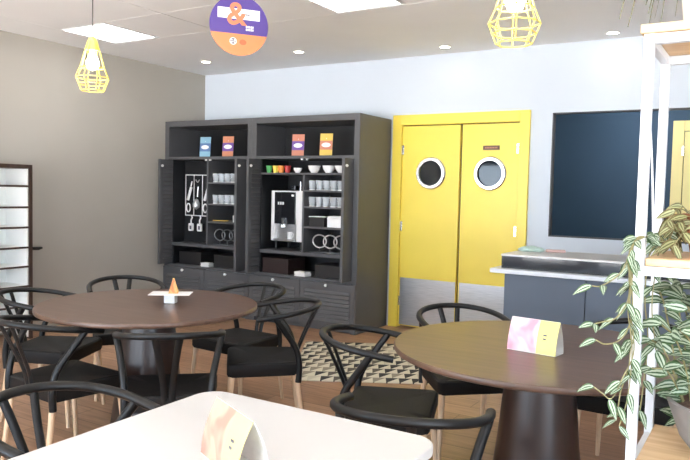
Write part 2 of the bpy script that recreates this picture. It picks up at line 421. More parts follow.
d2 = door_leaf('door_2', XG+.012, DX1-.014, DX1-.022, -2.357, 'right leaf of the yellow double door, with a small brown sign')
obj('sign_plaque', box(bmn(), -2.43, -2.265, WB-.012, WB-.002, 1.845, 1.888), M['bronze'], d2, world=True, bevel=.002)
bm = bmn()
for i in range(8): box(bm, -2.408+i*.016, -2.398+i*.016, WB-.0135, WB-.012, 1.86, 1.873)
obj('sign_lettering', bm, M['l_orange'], d2, world=True)

# ------------------------------------------------------------------ tall louvred cabinets
CF, CB = 5.85, 6.50
def louvre(bm, x0, x1, y, z0, z1, n, face=-1):
    h = (z1-z0)/n
    for i in range(n):
        za = z0+i*h
        v = [bm.verts.new(p) for p in ((x0, y, za), (x1, y, za), (x1, y+face*.012, za+h*.12), (x0, y+face*.012, za+h*.12), (x0, y, za+h*.86), (x1, y, za+h*.86))]
        bm.faces.new((v[0], v[1], v[2], v[3])); bm.faces.new((v[3], v[2], v[5], v[4])); bm.faces.new((v[0], v[3], v[4])); bm.faces.new((v[1], v[5], v[2])); bm.faces.new((v[0], v[4], v[5], v[1]))
def cabinet(x0, x1, label, shelves_r, shelf_l, pegboard):
    c = thing('tall_cabinet', label, 'cabinet', ((x0+x1)/2, (CF+CB)/2, 0), 0, 'built-in tall cabinets along the back wall')
    W = .06; xc = (x0+x1)/2; xi0, xi1 = x0+W, x1-W; l0, l1 = xi0+.055, xi1-.055
    bm = bmn()
    box(bm, x0, xi0, CF, CB, 0, 2.175); box(bm, xi1, x1, CF, CB, 0, 2.175)
    box(bm, xi0, xi1, CF, CB, 2.112, 2.175); box(bm, xi0, xi1, CF+.03, CB, 0, .045)
    obj('carcass', bm, M['cab'], c, world=True, bevel=.002)
    bm = bmn(); box(bm, xi0, xi1, 6.36, 6.38, .497, 2.111)
    obj('back_panel', bm, M['cab_in'], c, world=True)
    obj('niche_floor', box(bmn(), xi0+.001, xi1-.001, CF+.002, 6.36, 1.738, 1.768), M['cab'], c, world=True)
    for q in (l0-.012, l1): obj('lining', box(bmn(), q, q+.012, CF+.03, 6.36, .526, 1.737), M['cab_in'], c, world=True)
    obj('wide_shelf', box(bmn(), l0, l1, CF+.012, 6.36, .742, .775), M['cab'], c, world=True)
    obj('deck', box(bmn(), xi0+.001, xi1-.001, CF+.004, 6.36, .497, .525), M['cab'], c, world=True)
    obj('divider', box(bmn(), xc-.011, xc+.011, CF+.02, 6.36, .775, shelf_l-.018 if shelf_l else 1.737), M['cab'], c, world=True)
    if shelf_l: obj('shelf', box(bmn(), l0, l1, CF+.02, 6.36, shelf_l-.018, shelf_l), M['cab'], c, world=True)
    for z in shelves_r: obj('shelf', box(bmn(), xc+.012, l1, CF+.02, 6.36, z-.018, z), M['cab'], c, world=True)
    if pegboard: obj('pegboard', box(bmn(), l0, xc-.012, 6.062, 6.08, .78, 1.73), M['cab_in'], c, world=True)
    # pocket doors pulled forward out of their slots
    for s, xd in ((-1, xi0+.020), (1, xi1-.018)):
        t = .015; y0, y1 = 5.685, 6.22; z0, z1 = .530, 1.734
        bm = bmn(); box(bm, xd-t, xd+t, y0, y0+.05, z0, z1); box(bm, xd-t, xd+t, y1-.05, y1, z0, z1)
        box(bm, xd-t, xd+t, y0+.05, y1-.05, z0, z0+.06); box(bm, xd-t, xd+t, y0+.05, y1-.05, z1-.06, z1)
        a_, b_ = sorted((xd+s*t, xd)); box(bm, a_, b_, y0+.05, y1-.05, z0+.06, z1-.06)
        n = 22; h = (z1-z0-.12)/n
        for i in range(n):
            za = z0+.06+i*h
            for q in (-s,):
                v = [bm.verts.new(p) for p in ((xd, y0+.05, za), (xd+q*t*.95, y0+.05, za+h*.15), (xd, y0+.05, za+h*.95), (xd, y1-.05, za), (xd+q*t*.95, y1-.05, za+h*.15), (xd, y1-.05, za+h*.95))]
                bm.faces.new((v[0], v[1], v[4], v[3])); bm.faces.new((v[1], v[2], v[5], v[4])); bm.faces.new(v[0:3]); bm.faces.new(v[3:6]); bm.faces.new((v[0], v[3], v[5], v[2]))
        dr = obj('louvred_door', bm, M['cab'], c, world=True)
        bm = bmn(); lathe(bm, [(0, 0), (.014, .004), (.016, .014), (.009, .018), (.009, .024), (0, .024)], 14)
        bmesh.ops.rotate(bm, verts=bm.verts, cent=(0,0,0), matrix=Matrix.Rotation(R(90 if s < 0 else 90), 3, 'Y'))
        bmesh.ops.translate(bm, verts=bm.verts, vec=(xd+t, y0+.025, 1.66)); bmesh.ops.translate(bm, verts=bm.verts, vec=-c.location)
        obj('knob', bm, M['porcelain'], dr, smooth=True)
    # two flap fronts with louvres and knob
    for a, b in ((x0+.004, xc-.003), (xc+.003, x1-.004)):
        bm = bmn(); box(bm, a, b, CF-.018, CF-.001, .05, .494); louvre(bm, a+.06, b-.06, CF-.0175, .10, .42, 8)
        fl = obj('flap_front', bm, M['cab'], c, world=True)
        bm = bmn(); lathe(bm, [(0, 0), (.008, 0), (.008, .012), (.017, .018), (.015, .028), (0, .032)], 16)
        bmesh.ops.rotate(bm, verts=bm.verts, cent=(0,0,0), matrix=Matrix.Rotation(R(90), 3, 'X')); bmesh.ops.translate(bm, verts=bm.verts, vec=((a+b)/2, CF-.018, .468)); bmesh.ops.translate(bm, verts=bm.verts, vec=-c.location)
        obj('knob', bm, M['porcelain'], fl, smooth=True)
    for s in (-1, 1):
        bm = bmn(); cyl(bm, .014, 1.722, 1.738, 14, (xc+s*.03, CF+.03)); obj('door_catch', bm, M['porcelain'], c, world=True, label='small white door catch')
    return c
AX0, AX1, BX1 = -6.075, -4.779, -3.442
cabinet(AX0, AX1, 'left graphite cabinet holding tumblers and a wire cutlery rack', (1.482, 1.242, 1.042), None, True)
cabinet(AX1+.002, BX1, 'right graphite cabinet holding the coffee machine, beside the yellow door', (1.418, 1.250, 1.045), 1.593, False)

# contents -----------------------------------------------------------
def leaflet(x, z, a, b, label, logo):
    t = thing('leaflet', label, 'leaflet', (x, 6.02, z), R(12), 'leaflets standing in the cabinet niches')
    w, h = .069, .235; lean = .022
    def strip(v0, v1, mt, nm, off=0.0, inset=0):
        bm = bmn(); pts = []
        y = lambda v: lean*v/h - off
        vs = [bm.verts.new(p) for p in ((-w+inset, y(v0), v0), (w-inset, y(v0), v0), (w-inset, y(v1), v1), (-w+inset, y(v1), v1), (-w+inset, y(v0)+.004, v0), (w-inset, y(v0)+.004, v0), (w-inset, y(v1)+.004, v1), (-w+inset, y(v1)+.004, v1))]
        for f in ((0,1,2,3),(7,6,5,4),(0,4,5,1),(1,5,6,2),(2,6,7,3),(3,7,4,0)): bm.faces.new([vs[i] for i in f])
        return obj(nm, bm, mt, t)
    strip(0, h, a, 'sheet'); strip(.068, .162, b, 'printed_band', .0015)
    bm = bmn(); vs = []
    for yo in (.0035, .0018):
        vs.append([bm.verts.new((.05*math.cos(2*PI*i/20), lean*(.117+.024*math.sin(2*PI*i/20))/h - yo, .117+.024*math.sin(2*PI*i/20))) for i in range(20)])
    bm.faces.new(vs[0]); bm.faces.new(vs[1][::-1])
    for i in range(20): bm.faces.new((vs[0][i], vs[0][(i+1)%20], vs[1][(i+1)%20], vs[1][i]))
    obj('logo', bm, logo, t)
    bm = bmn(); tube(bm, [(0, lean*.8, h*.8), (0, lean+.06, 0.003)], .004, 6); obj('stand', bm, M['paper'], t)
leaflet(-5.615, 1.769, M['l_blue'], M['l_navy'], 'blue leaflet with white oval logo, leftmost in the niches', M['paper'])
leaflet(-5.27, 1.769, M['l_orange'], M['l_purple'], 'orange and purple leaflet in the left cabinet niche', M['paper'])
leaflet(-4.30, 1.769, M['l_red'], M['l_purple'], 'coral and purple leaflet in the right cabinet niche', M['paper'])
leaflet(-3.945, 1.769, M['l_yellow'], M['l_red'], 'yellow and coral leaflet, rightmost in the niches', M['paper'])

def tumbler_proto():
    t = thing('tumbler', '', 'glass', (0, 0, 0))
    bm = bmn(); lathe(bm, [(0, 0), (.030, 0), (.040, .098), (.0375, .098), (.028, .008), (0, .008)], 18); obj('glass_body', bm, M['glass'], t, smooth=True)
    bm = bmn(); lathe(bm, [(0, .0), (.0305, 0), (.0315, .007), (0, .007)], 18); obj('base', bm, M['acrylic'], t, smooth=True, label='thick pale base'); return t
tp = None
rows = [(-5.36, 1.482, 5, 'upper glass shelf, left cabinet'), (-5.36, 1.242, 5, 'lower glass shelf, left cabinet'), (-4.045, 1.418, 5, 'upper glass shelf, right cabinet'), (-4.045, 1.250, 5, 'lower glass shelf, right cabinet')]
ordn = ['leftmost', 'second from left', 'middle', 'second from right', 'rightmost']
for x, z, n, lab in rows:
    for back in (0, 1):
        for i in range(n):
            p = (x+.004+i*.086+(.03 if back else 0), 5.93+back*.13, z+.0005); rw = 'front row' if not back else 'back row'
            L_ = 'clear tumbler, %s in %s, %s' % (ordn[i], rw, lab)
            if tp is None:
                tp = tumbler_proto(); tp.location = p; tp['label'] = L_; tp['group'] = 'tumblers on the '+lab
            else: dup(tp, p, 0, L_, 'tumblers on the '+lab)
def lathed(name, prof, mat, loc, label, cat, group=None, n=24):
    bm = bmn(); lathe(bm, prof, n); o = obj(name, bm, mat, smooth=True); o.location = loc; return tag(o, label, cat, group)
bp = [(0, 0), (.032, 0), (.034, .006), (.058, .04), (.066, .075), (.062, .075), (.053, .042), (.03, .012), (0, .011)]
for (x, y, s), lab in zip(((-4.228, 5.93, .7), (-4.035, 5.95, 1), (-3.875, 5.98, 1.02), (-3.72, 5.97, 1)), ('small white bowl beside the coloured cups, leftmost of the bowls', 'white bowl second from left on the right cabinet top shelf', 'white bowl second from right on the right cabinet top shelf', 'white bowl rightmost on the right cabinet top shelf')):
    o = lathed('bowl', bp, M['porcelain'], (x, y, 1.5935), lab, 'bowl', 'white bowls on the top shelf'); o.scale = (s, s, s)
cpf = [(0, 0), (.024, 0), (.036, .075), (.033, .075), (.022, .006), (0, .006)]
for i, (k, nm) in enumerate((('c_green', 'green'), ('c_yellow', 'yellow'), ('c_orange', 'orange'), ('c_red', 'dark red'))):
    lathed('cup', cpf, M[k], (-4.60+i*.078, 5.93+.01*(i % 2), 1.5935), nm+' cup on the shelf above the coffee machine', 'cup', 'coloured cups above the coffee machine')

# coffee machine
cm = thing('coffee_machine', 'white and silver coffee machine with black front in right cabinet', 'coffee machine', (-4.41, 6.12, .776))
x0, x1, y0, y1 = -.205, .205, -.13, .2
bm = bmn(); box(bm, x0, x0+.05, y0, y1, .09, .63); box(bm, x1-.075, x1, y0, y1, .09, .63); box(bm, x0+.05, x1-.075, y0+.06, y1, .09, .63); box(bm, x0+.05, x1-.075, y0, y0+.06, .33, .63)
obj('housing', bm, M['white'], cm, bevel=.008)
obj('front_panel', box(bmn(), x0+.055, x1-.08, y0-.012, y0-.0005, .275, .615), M['black_gloss'], cm, bevel=.004)
bm = bmn()
for i in range(3): box(bm, x0+.10+i*.03, x0+.12+i*.03, y0-.014, y0-.012, .48, .51)
box(bm, x1-.13, x1-.10, y0-.014, y0-.012, .57, .59)
obj('buttons', bm, M['paper'], cm)
obj('drip_tray', box(bmn(), x0+.05, x1-.08, y0-.02, y0+.058, .09, .115), M['steel'], cm, bevel=.003)
bm = bmn(); box(bm, x0+.17, x0+.20, y0-.04, y0-.012, .265, .34); cyl(bm, .012, .24, .266, 12, (x0+.17, y0-.026)); cyl(bm, .012, .24, .266, 12, (x0+.20, y0-.026))
obj('spout', bm, M['chrome'], cm)
obj('back_splash', box(bmn(), x0+.051, x1-.076, y0+.045, y0+.059, .116, .275), M['steel'], cm)
for sx in (x0+.04, x1-.04):
    for sy in (y0+.05, y1-.05): obj('foot', cyl(bmn(), .018, 0, .09, 12, (sx, sy)), M['black'], cm, smooth=True)
bm = bmn(); box(bm, -.03, .03, -.02, .08, .631, .69); obj('bean_hopper', bm, M['black_gloss'], cm, bevel=.006)
bm = bmn(); cyl(bm, .012, .631, .73, 12, (.09, .0)); obj('steam_pipe', bm, M['chrome'], cm, smooth=True)
mg = thing('mug', 'small white mug under the coffee machine spout', 'mug', (-4.41+.02, 6.12-.09, .776+.1155))
bm = bmn(); lathe(bm, [(0, 0), (.026, 0), (.032, .075), (.029, .075), (.023, .006), (0, .006)], 20); obj('mug_body', bm, M['porcelain'], mg, smooth=True)
bm = bmn(); tube(bm, spline([(.028, 0, .06), (.05, 0, .055), (.05, 0, .025), (.026, 0, .02)], 4), .004, 6); obj('handle', bm, M['porcelain'], mg, smooth=True)

# wire cutlery rack on the pegboard
wr = thing('cutlery_rack', 'white wire rack in three bays hung with utensils, left cabinet', 'rack', (-5.715, 6.045, 1.09))
bm = bmn(); X = [-.215, -.083, .05, .183]
for x in X: tube(bm, [(x, 0, 0), (x, 0, .475)], .005, 6)
for z in (0, .475): tube(bm, [(X[0], 0, z), (X[-1], 0, z)], .006, 6)
obj('frame', bm, M['white'], wr)
for i, cx in enumerate((-.149, -.016, .117)):
    bm = bmn()
    if i == 1:
        tube(bm, spline([(cx-.03, -.012, .42), (cx, -.012, .39), (cx+.03, -.012, .42)], 5), .006, 6); tube(bm, [(cx+.01, -.012, .34), (cx, -.012, .22)], .007, 6)
        lathe(bm, [(0, .07), (.04, .10), (.045, .14), (.02, .19), (0, .20)], 12, (cx, -.03, 0))
    else:
        tube(bm, [(cx-.02, -.012, .18), (cx+.035, -.012, .33)], .017, 8); ring = [(cx+.03*math.cos(a*PI/7)-.01, -.012, .09+.05*math.sin(a*PI/7)) for a in range(14)]
        tube(bm, ring, .008, 6, closed=True); tube(bm, [(cx+.03, -.012, .34), (cx+.045, -.012, .40)], .008, 6)
    obj('utensil', bm, M['wire'] if i == 1 else M['white'], wr, smooth=True)
for i, x in enumerate((-5.80, -5.665)):
    t = thing('scoop', ('left' if i == 0 else 'right')+' white scoop hanging below the wire rack, left cabinet', 'scoop', (x, 6.005, .91), 0, 'white scoops hanging below the rack')
    bm = bmn(); prism(bm, rounded([(-.035, 0), (.035, 0), (.035, .09), (-.035, .09)], .012, 3), -.01, .01); bmesh.ops.rotate(bm, verts=bm.verts, cent=(0,0,0), matrix=Matrix.Rotation(R(90), 3, 'X'))
    obj('scoop_bowl', bm, M['white'], t, bevel=.003)
    obj('hole_panel', box(bmn(), -.014, .014, -.0125, -.0101, .02, .062), M['ink'], t, label='dark window')
    bm = bmn(); tube(bm, spline([(0, 0, .09), (0, 0, .13), (.015, 0, .155), (.0, .01, .17)], 4), .008, 8); obj('handle', bm, M['white'], t, smooth=True)
# small things on shelves
def ring_rack(loc, mat, n, r, label, pitch, base):
    t = thing('wire_cup_holder', label, 'rack', loc)
    for i in range(n):
        bm = bmn(); cx = -(n-1)*pitch/2+i*pitch
        tube(bm, [(cx+r*1.25*math.cos(a*PI/12), .006*(i-1), r+.052+r*math.sin(a*PI/12)) for a in range(24)], .0075, 6, closed=True)
        obj('loop', bm, mat, t, smooth=True)
    bm = bmn(); w = (n-1)*pitch/2+r
    for y in (-.05, .05): tube(bm, [(-w, y, .006), (w, y, .006)], .005, 6)
    for i in range(9): xx = -w+i*2*w/8; tube(bm, [(xx, -.05, .006), (xx, .05, .006)], .004, 6)
    for i in range(n): tube(bm, [(-(n-1)*pitch/2+i*pitch, 0, .006), (-(n-1)*pitch/2+i*pitch, .006*(i-1), .054)], .005, 6)
    obj('base_grid', bm, base, t, smooth=True)
ring_rack((-5.21, 5.97, .776), M['wire_dark'], 3, .062, 'dark wire holder with three loops, bottom shelf of left cabinet', .105, M['wire_dark'])
ring_rack((-3.835, 5.97, .776), M['wire'], 3, .066, 'pale wire holder with three round loops, bottom shelf of right cabinet', .125, M['wire_dark'])
t = thing('spoon', 'yellowish wooden spoon lying on a left cabinet shelf', 'spoon', (-5.28, 5.95, 1.043))
bm = bmn(); tube(bm, [(-.13, 0, .008), (.05, .01, .008)], .006, 8); obj('handle', bm, M['l_yellow'], t, smooth=True)
bm = bmn(); lathe(bm, [(0, -.006), (.018, -.002), (.02, .006), (0, .002)], 12, (.068, .01, .009)); obj('bowl', bm, M['l_yellow'], t, smooth=True)
lathed('cup', [(0, 0), (.03, 0), (.034, .075), (.031, .075), (.027, .006), (0, .006)], M['porcelain'], (-5.06, 5.93, 1.0425), 'white cup beside the wooden spoon, left cabinet', 'cup')
def crate(name, x0, x1, y0, y1, z, h, mat, label, lid=True, cat='box'):
    t = thing(name, label, cat, ((x0+x1)/2, (y0+y1)/2, z)); w, d = (x1-x0)/2, (y1-y0)/2; s = .008
    bm = bmn(); box(bm, -w, w, -d, d, 0, s); box(bm, -w, -w+s, -d, d, s, h); box(bm, w-s, w, -d, d, s, h); box(bm, -w+s, w-s, -d, -d+s, s, h); box(bm, -w+s, w-s, d-s, d, s, h); obj('box_body', bm, mat, t)
    if lid:
        bm = bmn(); box(bm, -w-.003, w+.003, -d-.003, d+.003, h, h+.012); obj('lid', bm, mat, t, bevel=.003)
    return t
def papers(x, y, z, n, w, d, label, rot=0, mat='paper', name='napkin_stack'):
    bm = bmn(); random.seed(int(abs(x*1000)))
    for i in range(n):
        ox, oy = random.uniform(-.008, .008), random.uniform(-.005, .005)
        box(bm, -w/2+ox, w/2+ox, -d/2+oy, d/2+oy, i*.009, i*.009+.0075)
    o = obj(name, bm, M[mat]); o.location = (x, y, z); o.rotation_euler = (0, 0, rot); o['kind'] = 'stuff'; return tag(o, label, 'napkins')
crate('box', -5.90, -5.56, 5.92, 6.2, .5255, .14, M['box_dark'], 'black lidded box, left on the lower deck of left cabinet')
crate('box', -5.36, -5.00, 5.92, 6.2, .5255, .13, M['box_dark'], 'black lidded box, right on the lower deck of left cabinet')
papers(-5.45, 5.90, .5255, 5, .11, .09, 'white napkin stack between black boxes in left cabinet', .1)
crate('box', -4.64, -4.30, 5.89, 6.2, .5255, .15, M['box_brown'], 'dark brown lidded box on the lower deck of right cabinet')
crate('box', -3.98, -3.60, 5.92, 6.2, .5255, .12, M['box_dark'], 'black lidded box on the lower deck of right cabinet')
papers(-4.13, 5.91, .5255, 5, .14, .10, 'white napkin stack between boxes in right cabinet', -.06)
crate('box', -4.05, -3.87, 5.90, 6.1, 1.0455, .085, M['box_dark'], 'small black box under white paper, right cabinet')
papers(-3.96, 5.97, 1.144, 1, .20, .13, 'white paper sheet on the small black box', .05, name='paper_sheet')
crate('box', -3.83, -3.62, 5.90, 6.05, 1.0455, .085, M['white'], 'small white box beside the black one, right cabinet')
papers(-3.725, 5.975, 1.1435, 2, .19, .13, 'pale paper sheets on the small white box', .08, name='paper_sheet')

# ------------------------------------------------------------------ bookshelf on the left wall
bs = thing('bookshelf', 'dark framed shelf unit with white compartments against the left wall', 'bookshelf', (-5.90, 3.3, 0))
x0, x1, y0, y1, h = -6.075, -5.73, 2.75, 3.905, 1.588
bm = bmn(); box(bm, x0, x1, y1-.036, y1, 0, h); box(bm, x0, x1, y0, y0+.036, 0, h); box(bm, x0, x1, y0+.036, y1-.036, h-.036, h); obj('frame', bm, M['dark_wood'], bs, world=True, bevel=.002)
bm = bmn(); box(bm, x0, x0+.015, y0+.036, y1-.036, .02, h-.036); box(bm, x0+.015, x1-.012, y1-.05, y1-.0365, .02, h-.037); box(bm, x0+.015, x1-.012, y0+.0365, y0+.05, .02, h-.037); obj('inner_lining', bm, M['shelf_white'], bs, world=True, label='white inner lining')
for z in (1.397, 1.207, 1.025, .843, .669, .49, .31, .13):
    bm = bmn(); box(bm, x0+.016, x1-.004, y0+.051, y1-.051, z-.012, z+.006); s_ = obj('shelf', bm, M['shelf_white'], bs, world=True)
    bm = bmn(); box(bm, x1-.004, x1, y0+.037, y1-.037, z-.012, z+.006); bmesh.ops.translate(bm, verts=bm.verts, vec=-bs.location); obj('shelf_edge', bm, M['dark_wood'], s_, label='dark front edge')
bm = bmn(); tube(bm, [(x1-.03, y1-.002, .825), (x1-.03, y1+.08, .822), (x1-.03, y1+.115, .826)], [.014, .016, .010], 8); obj('side_hook', bm, M['black'], bs, world=True, smooth=True)

# ------------------------------------------------------------------ ceiling lights
def led(x0, y0, label):
    t = thing('ceiling_light', label, 'ceiling light', (x0+.295, y0+.305, CE), 0, 'square LED ceiling panels')
    w, d = .285, .30
    bm = bmn(); e = .012; box(bm, -w, w, -d, -d+e, -.004, .018); box(bm, -w, w, d-e, d, -.004, .018); box(bm, -w, -w+e, -d+e, d-e, -.004, .018); box(bm, w-e, w, -d+e, d-e, -.004, .018); obj('frame', bm, M['white'], t)
    obj('diffuser', box(bmn(), -w+e, w-e, -d+e, d-e, .001, .012), M['panel'], t)
led(-5.553, 4.065, 'square LED ceiling panel above the bookshelf side, left wall')
led(-2.985, 4.065, 'square LED ceiling panel right of the round hanging sign')
# filler tiles beside panels are part of the ceiling
for i, (x, y, lab) in enumerate(((-5.417, 5.814, 'recessed spotlight above the left cabinet, nearest the left wall'), (-4.149, 5.80, 'recessed spotlight right of the round sign, above right cabinet'), (-2.732, 6.205, 'recessed spotlight above the yellow door, left of pendant'), (-1.226, 6.286, 'recessed spotlight above the navy hatch'))):
    t = thing('spotlight', lab, 'ceiling light', (x, y, CE), 0, 'recessed ceiling spotlights')
    bm = bmn(); lathe(bm, [(.044, 0), (.046, -.005), (.058, -.005), (.062, 0), (.044, 0)], 28); obj('trim_ring', bm, M['white'], t, smooth=True)
    obj('lens', cyl(bmn(), .0435, -.003, -.0005, 24), M['spot'], t)

# ------------------------------------------------------------------ pendants
def pendant(x, y, zb, label):
    t = thing('pendant_lamp', label, 'pendant lamp', (x, y, CE), 0, 'yellow cage pendant lamps')
    b = zb-CE; n = 8
    prof = [(.026, .275), (.068, .128), (.092, .072), (.064, 0)]
    bm = bmn()
    for i in range(n):
        a = 2*PI*(i+.5)/n; tube(bm, [(r*math.cos(a), r*math.sin(a), b+z) for r, z in prof], .0028, 6)
    for r, z in prof[1:]+[(.079, .036)]:
        tube(bm, [(r*math.cos(2*PI*(i+.5)/n), r*math.sin(2*PI*(i+.5)/n), b+z) for i in range(n)], .0028, 6, closed=True)
    obj('cage', bm, M['cage'], t)
    bm = bmn(); lathe(bm, [(0, .30), (.016, .298), (.026, .275), (.034, .225), (.030, .222), (0, .222)], 20, (0, 0, b)); obj('lamp_holder', bm, M['cage'], t, smooth=True)
    bm = bmn(); lathe(bm, [(0, .221), (.014, .215), (.017, .20), (.034, .165), (.036, .145), (.026, .122), (0, .112)], 20, (0, 0, b)); obj('bulb', bm, M['bulb'], t, smooth=True)
    obj('cord', tube(bmn(), [(0, 0, b+.298), (0, 0, -.02)], .0035, 6), M['cable'], t)
    obj('ceiling_rose', cyl(bmn(), .045, -.022, 0, 24), M['white'], t, smooth=True)
pendant(-3.29, 2.615, 1.945, 'yellow cage pendant lamp above the left round table')
pendant(-.822, 2.475, 1.955, 'yellow cage pendant lamp above the right round table')

# ------------------------------------------------------------------ round hanging sign
a = R(54); pu = Vector((math.cos(a), math.sin(a), 0)); pn = Vector((math.sin(a), -math.cos(a), 0)); pc = Vector((-3.06, 3.595, 2.490)); SR = .197
sg = thing('hanging_sign', 'round purple and orange sign with a big ampersand, hung from ceiling', 'sign', tuple(pc))
SM = Matrix((pu, Vector((0,0,1)), pn)).transposed()
def on_sign(bm): bmesh.ops.rotate(bm, verts=bm.verts, cent=(0,0,0), matrix=SM); return bm
def arc_poly(r, a0, a1, n=48): return [(r*math.cos(a0+(a1-a0)*i/n), r*math.sin(a0+(a1-a0)*i/n)) for i in range(n+1)]
cut = math.asin(-.055/SR)
obj('disc', on_sign(prism(bmn(), arc_poly(SR, cut, PI-cut, 64), -.004, .004)), M['sign_purple'], sg)
obj('orange_segment', on_sign(prism(bmn(), arc_poly(SR, PI-cut, 2*PI+cut, 40), -.004, .004)), M['sign_orange'], sg, label='orange lower segment')
obj('white_band', on_sign(prism(bmn(), [(-.145, .040), (.138, .040), (.138, .108), (-.145, .108)], .0042, .006)), M['paper'], sg)
bm = bmn()
for x in (-.115, -.10, -.085, -.07): prism(bm, [(x, .071), (x+.011, .071), (x+.011, .075), (x, .075)], .0061, .0066)
for x in (.045, .058): prism(bm, [(x, .068), (x+.01, .068), (x+.01, .078), (x, .078)], .0061, .0066)
obj('small_print', on_sign(bm), M['ink'], sg)
fc = bpy.data.curves.new('ampersand', 'FONT'); fc.body = '&'; fc.size = .205; fc.extrude = .0012; fc.align_x = 'CENTER'; fc.offset = .004
fo = bpy.data.objects.new('ampersand_source', fc); COL.objects.link(fo)
bpy.context.view_layer.update()
fm = bpy.data.meshes.new_from_object(fo.evaluated_get(bpy.context.evaluated_depsgraph_get()))
bpy.data.objects.remove(fo); bm = bmn(); bm.from_mesh(fm); bpy.data.meshes.remove(fm)
bmesh.ops.translate(bm, verts=bm.verts, vec=(-.02, .005, .0078))
obj('ampersand', on_sign(bm), M['sign_amp'], sg, label='orange ampersand')
bm = bmn(); random.seed(3)
for r_ in range(2):
    for i in range(5):
        x = .045+i*.011; prism(bm, [(x, -.012-r_*.018), (x+.007, -.012-r_*.018), (x+.007, .002-r_*.018), (x, .002-r_*.018)], .0042, .005)
obj('white_lettering', on_sign(bm), M['paper'], sg)
bm = bmn(); prism(bm, [(-.04+.024*math.cos(i*PI/12), -.105+.024*math.sin(i*PI/12)) for i in range(24)], .0042, .005); ro = obj('roundel', on_sign(bm), M['paper'], sg)
bm = bmn(); prism(bm, [(-.052, -.123), (-.028, -.123), (-.04, -.108)], .0051, .006); prism(bm, [(-.052, -.087), (-.028, -.087), (-.04, -.102)], .0051, .006); prism(bm, [(-.06, -.108), (-.02, -.108), (-.02, -.102), (-.06, -.102)], .0051, .0058); obj('roundel_mark', on_sign(bm), M['ink'], ro)
bm = bmn(); prism(bm, [(.026+.024*math.cos(i*PI/8), -.108+.018*math.sin(i*PI/8)) for i in range(16)], .0042, .005); obj('rust_mark', on_sign(bm), M['sign_brown'], sg)
for s in (-1, 1):
    p = pu*(s*.1); bm = bmn(); tube(bm, [(p.x, p.y, .16), (p.x, p.y, CE-pc.z-.001)], .0015, 5); obj('wire', bm, M['cable'], sg)

# ------------------------------------------------------------------ rug
bm = bmn(); box(bm, -.56, .56, -.66, .66, 0, .008); rg = obj('rug', bm, M['rug']); rg.location = (-2.83, 5.0, .001); rg.rotation_euler = (0, 0, R(30)); tag(rg, 'rug in cream, black and taupe triangles before the cabinets', 'rug')

# ------------------------------------------------------------------ round tables
def round_table(x, y, r, label):
    t = thing('round_table', label, 'table', (x, y, 0), 0, 'dark round dining tables')
    bm = bmn(); lathe(bm, [(0, .7225), (r-.012, .7225), (r-.002, .727), (r, .733), (r, .745), (r-.004, .75), (0, .75)], 96); obj('tabletop', bm, M['walnut'], t, smooth=True)
    bm = bmn(); lathe(bm, [(0, .0), (.235, 0), (.235, .012), (.215, .04), (.175, .33), (.158, .52), (.138, .66), (.132, .722), (0, .722)], 48); obj('pedestal', bm, M['wenge'], t, smooth=True)
    return t
round_table(-2.985, 2.765, .607, 'dark round table on the left, holding a small napkin block')
round_table(-.83, 3.012, .64, 'dark round table on the right, holding a pink and yellow tent card')

# white table
wt = thing('white_table', 'white table with rounded corners in the foreground', 'table', (-1.125, 1.28, 0))
bm = bmn(); prism(bm, rounded([(-1.535, .86), (-.735, .86), (-.725, 1.708), (-1.552, 1.712)], .075, 8), .722, .75); obj('tabletop', bm, M['white_top'], wt, world=True, bevel=.004)
bm = bmn(); cyl(bm, .04, .03, .715, 24); obj('column', bm, M['white_metal'], wt, smooth=True)
bm = bmn(); lathe(bm, [(0, 0), (.24, 0), (.24, .012), (.06, .03), (0, .031)], 40); obj('base_plate', bm, M['white_metal'], wt, smooth=True)
bm = bmn(); box(bm, -.28, .28, -.03, .03, .70, .722); box(bm, -.03, .03, -.28, .28, .698, .7215); obj('top_bracket', bm, M['white_metal'], wt)

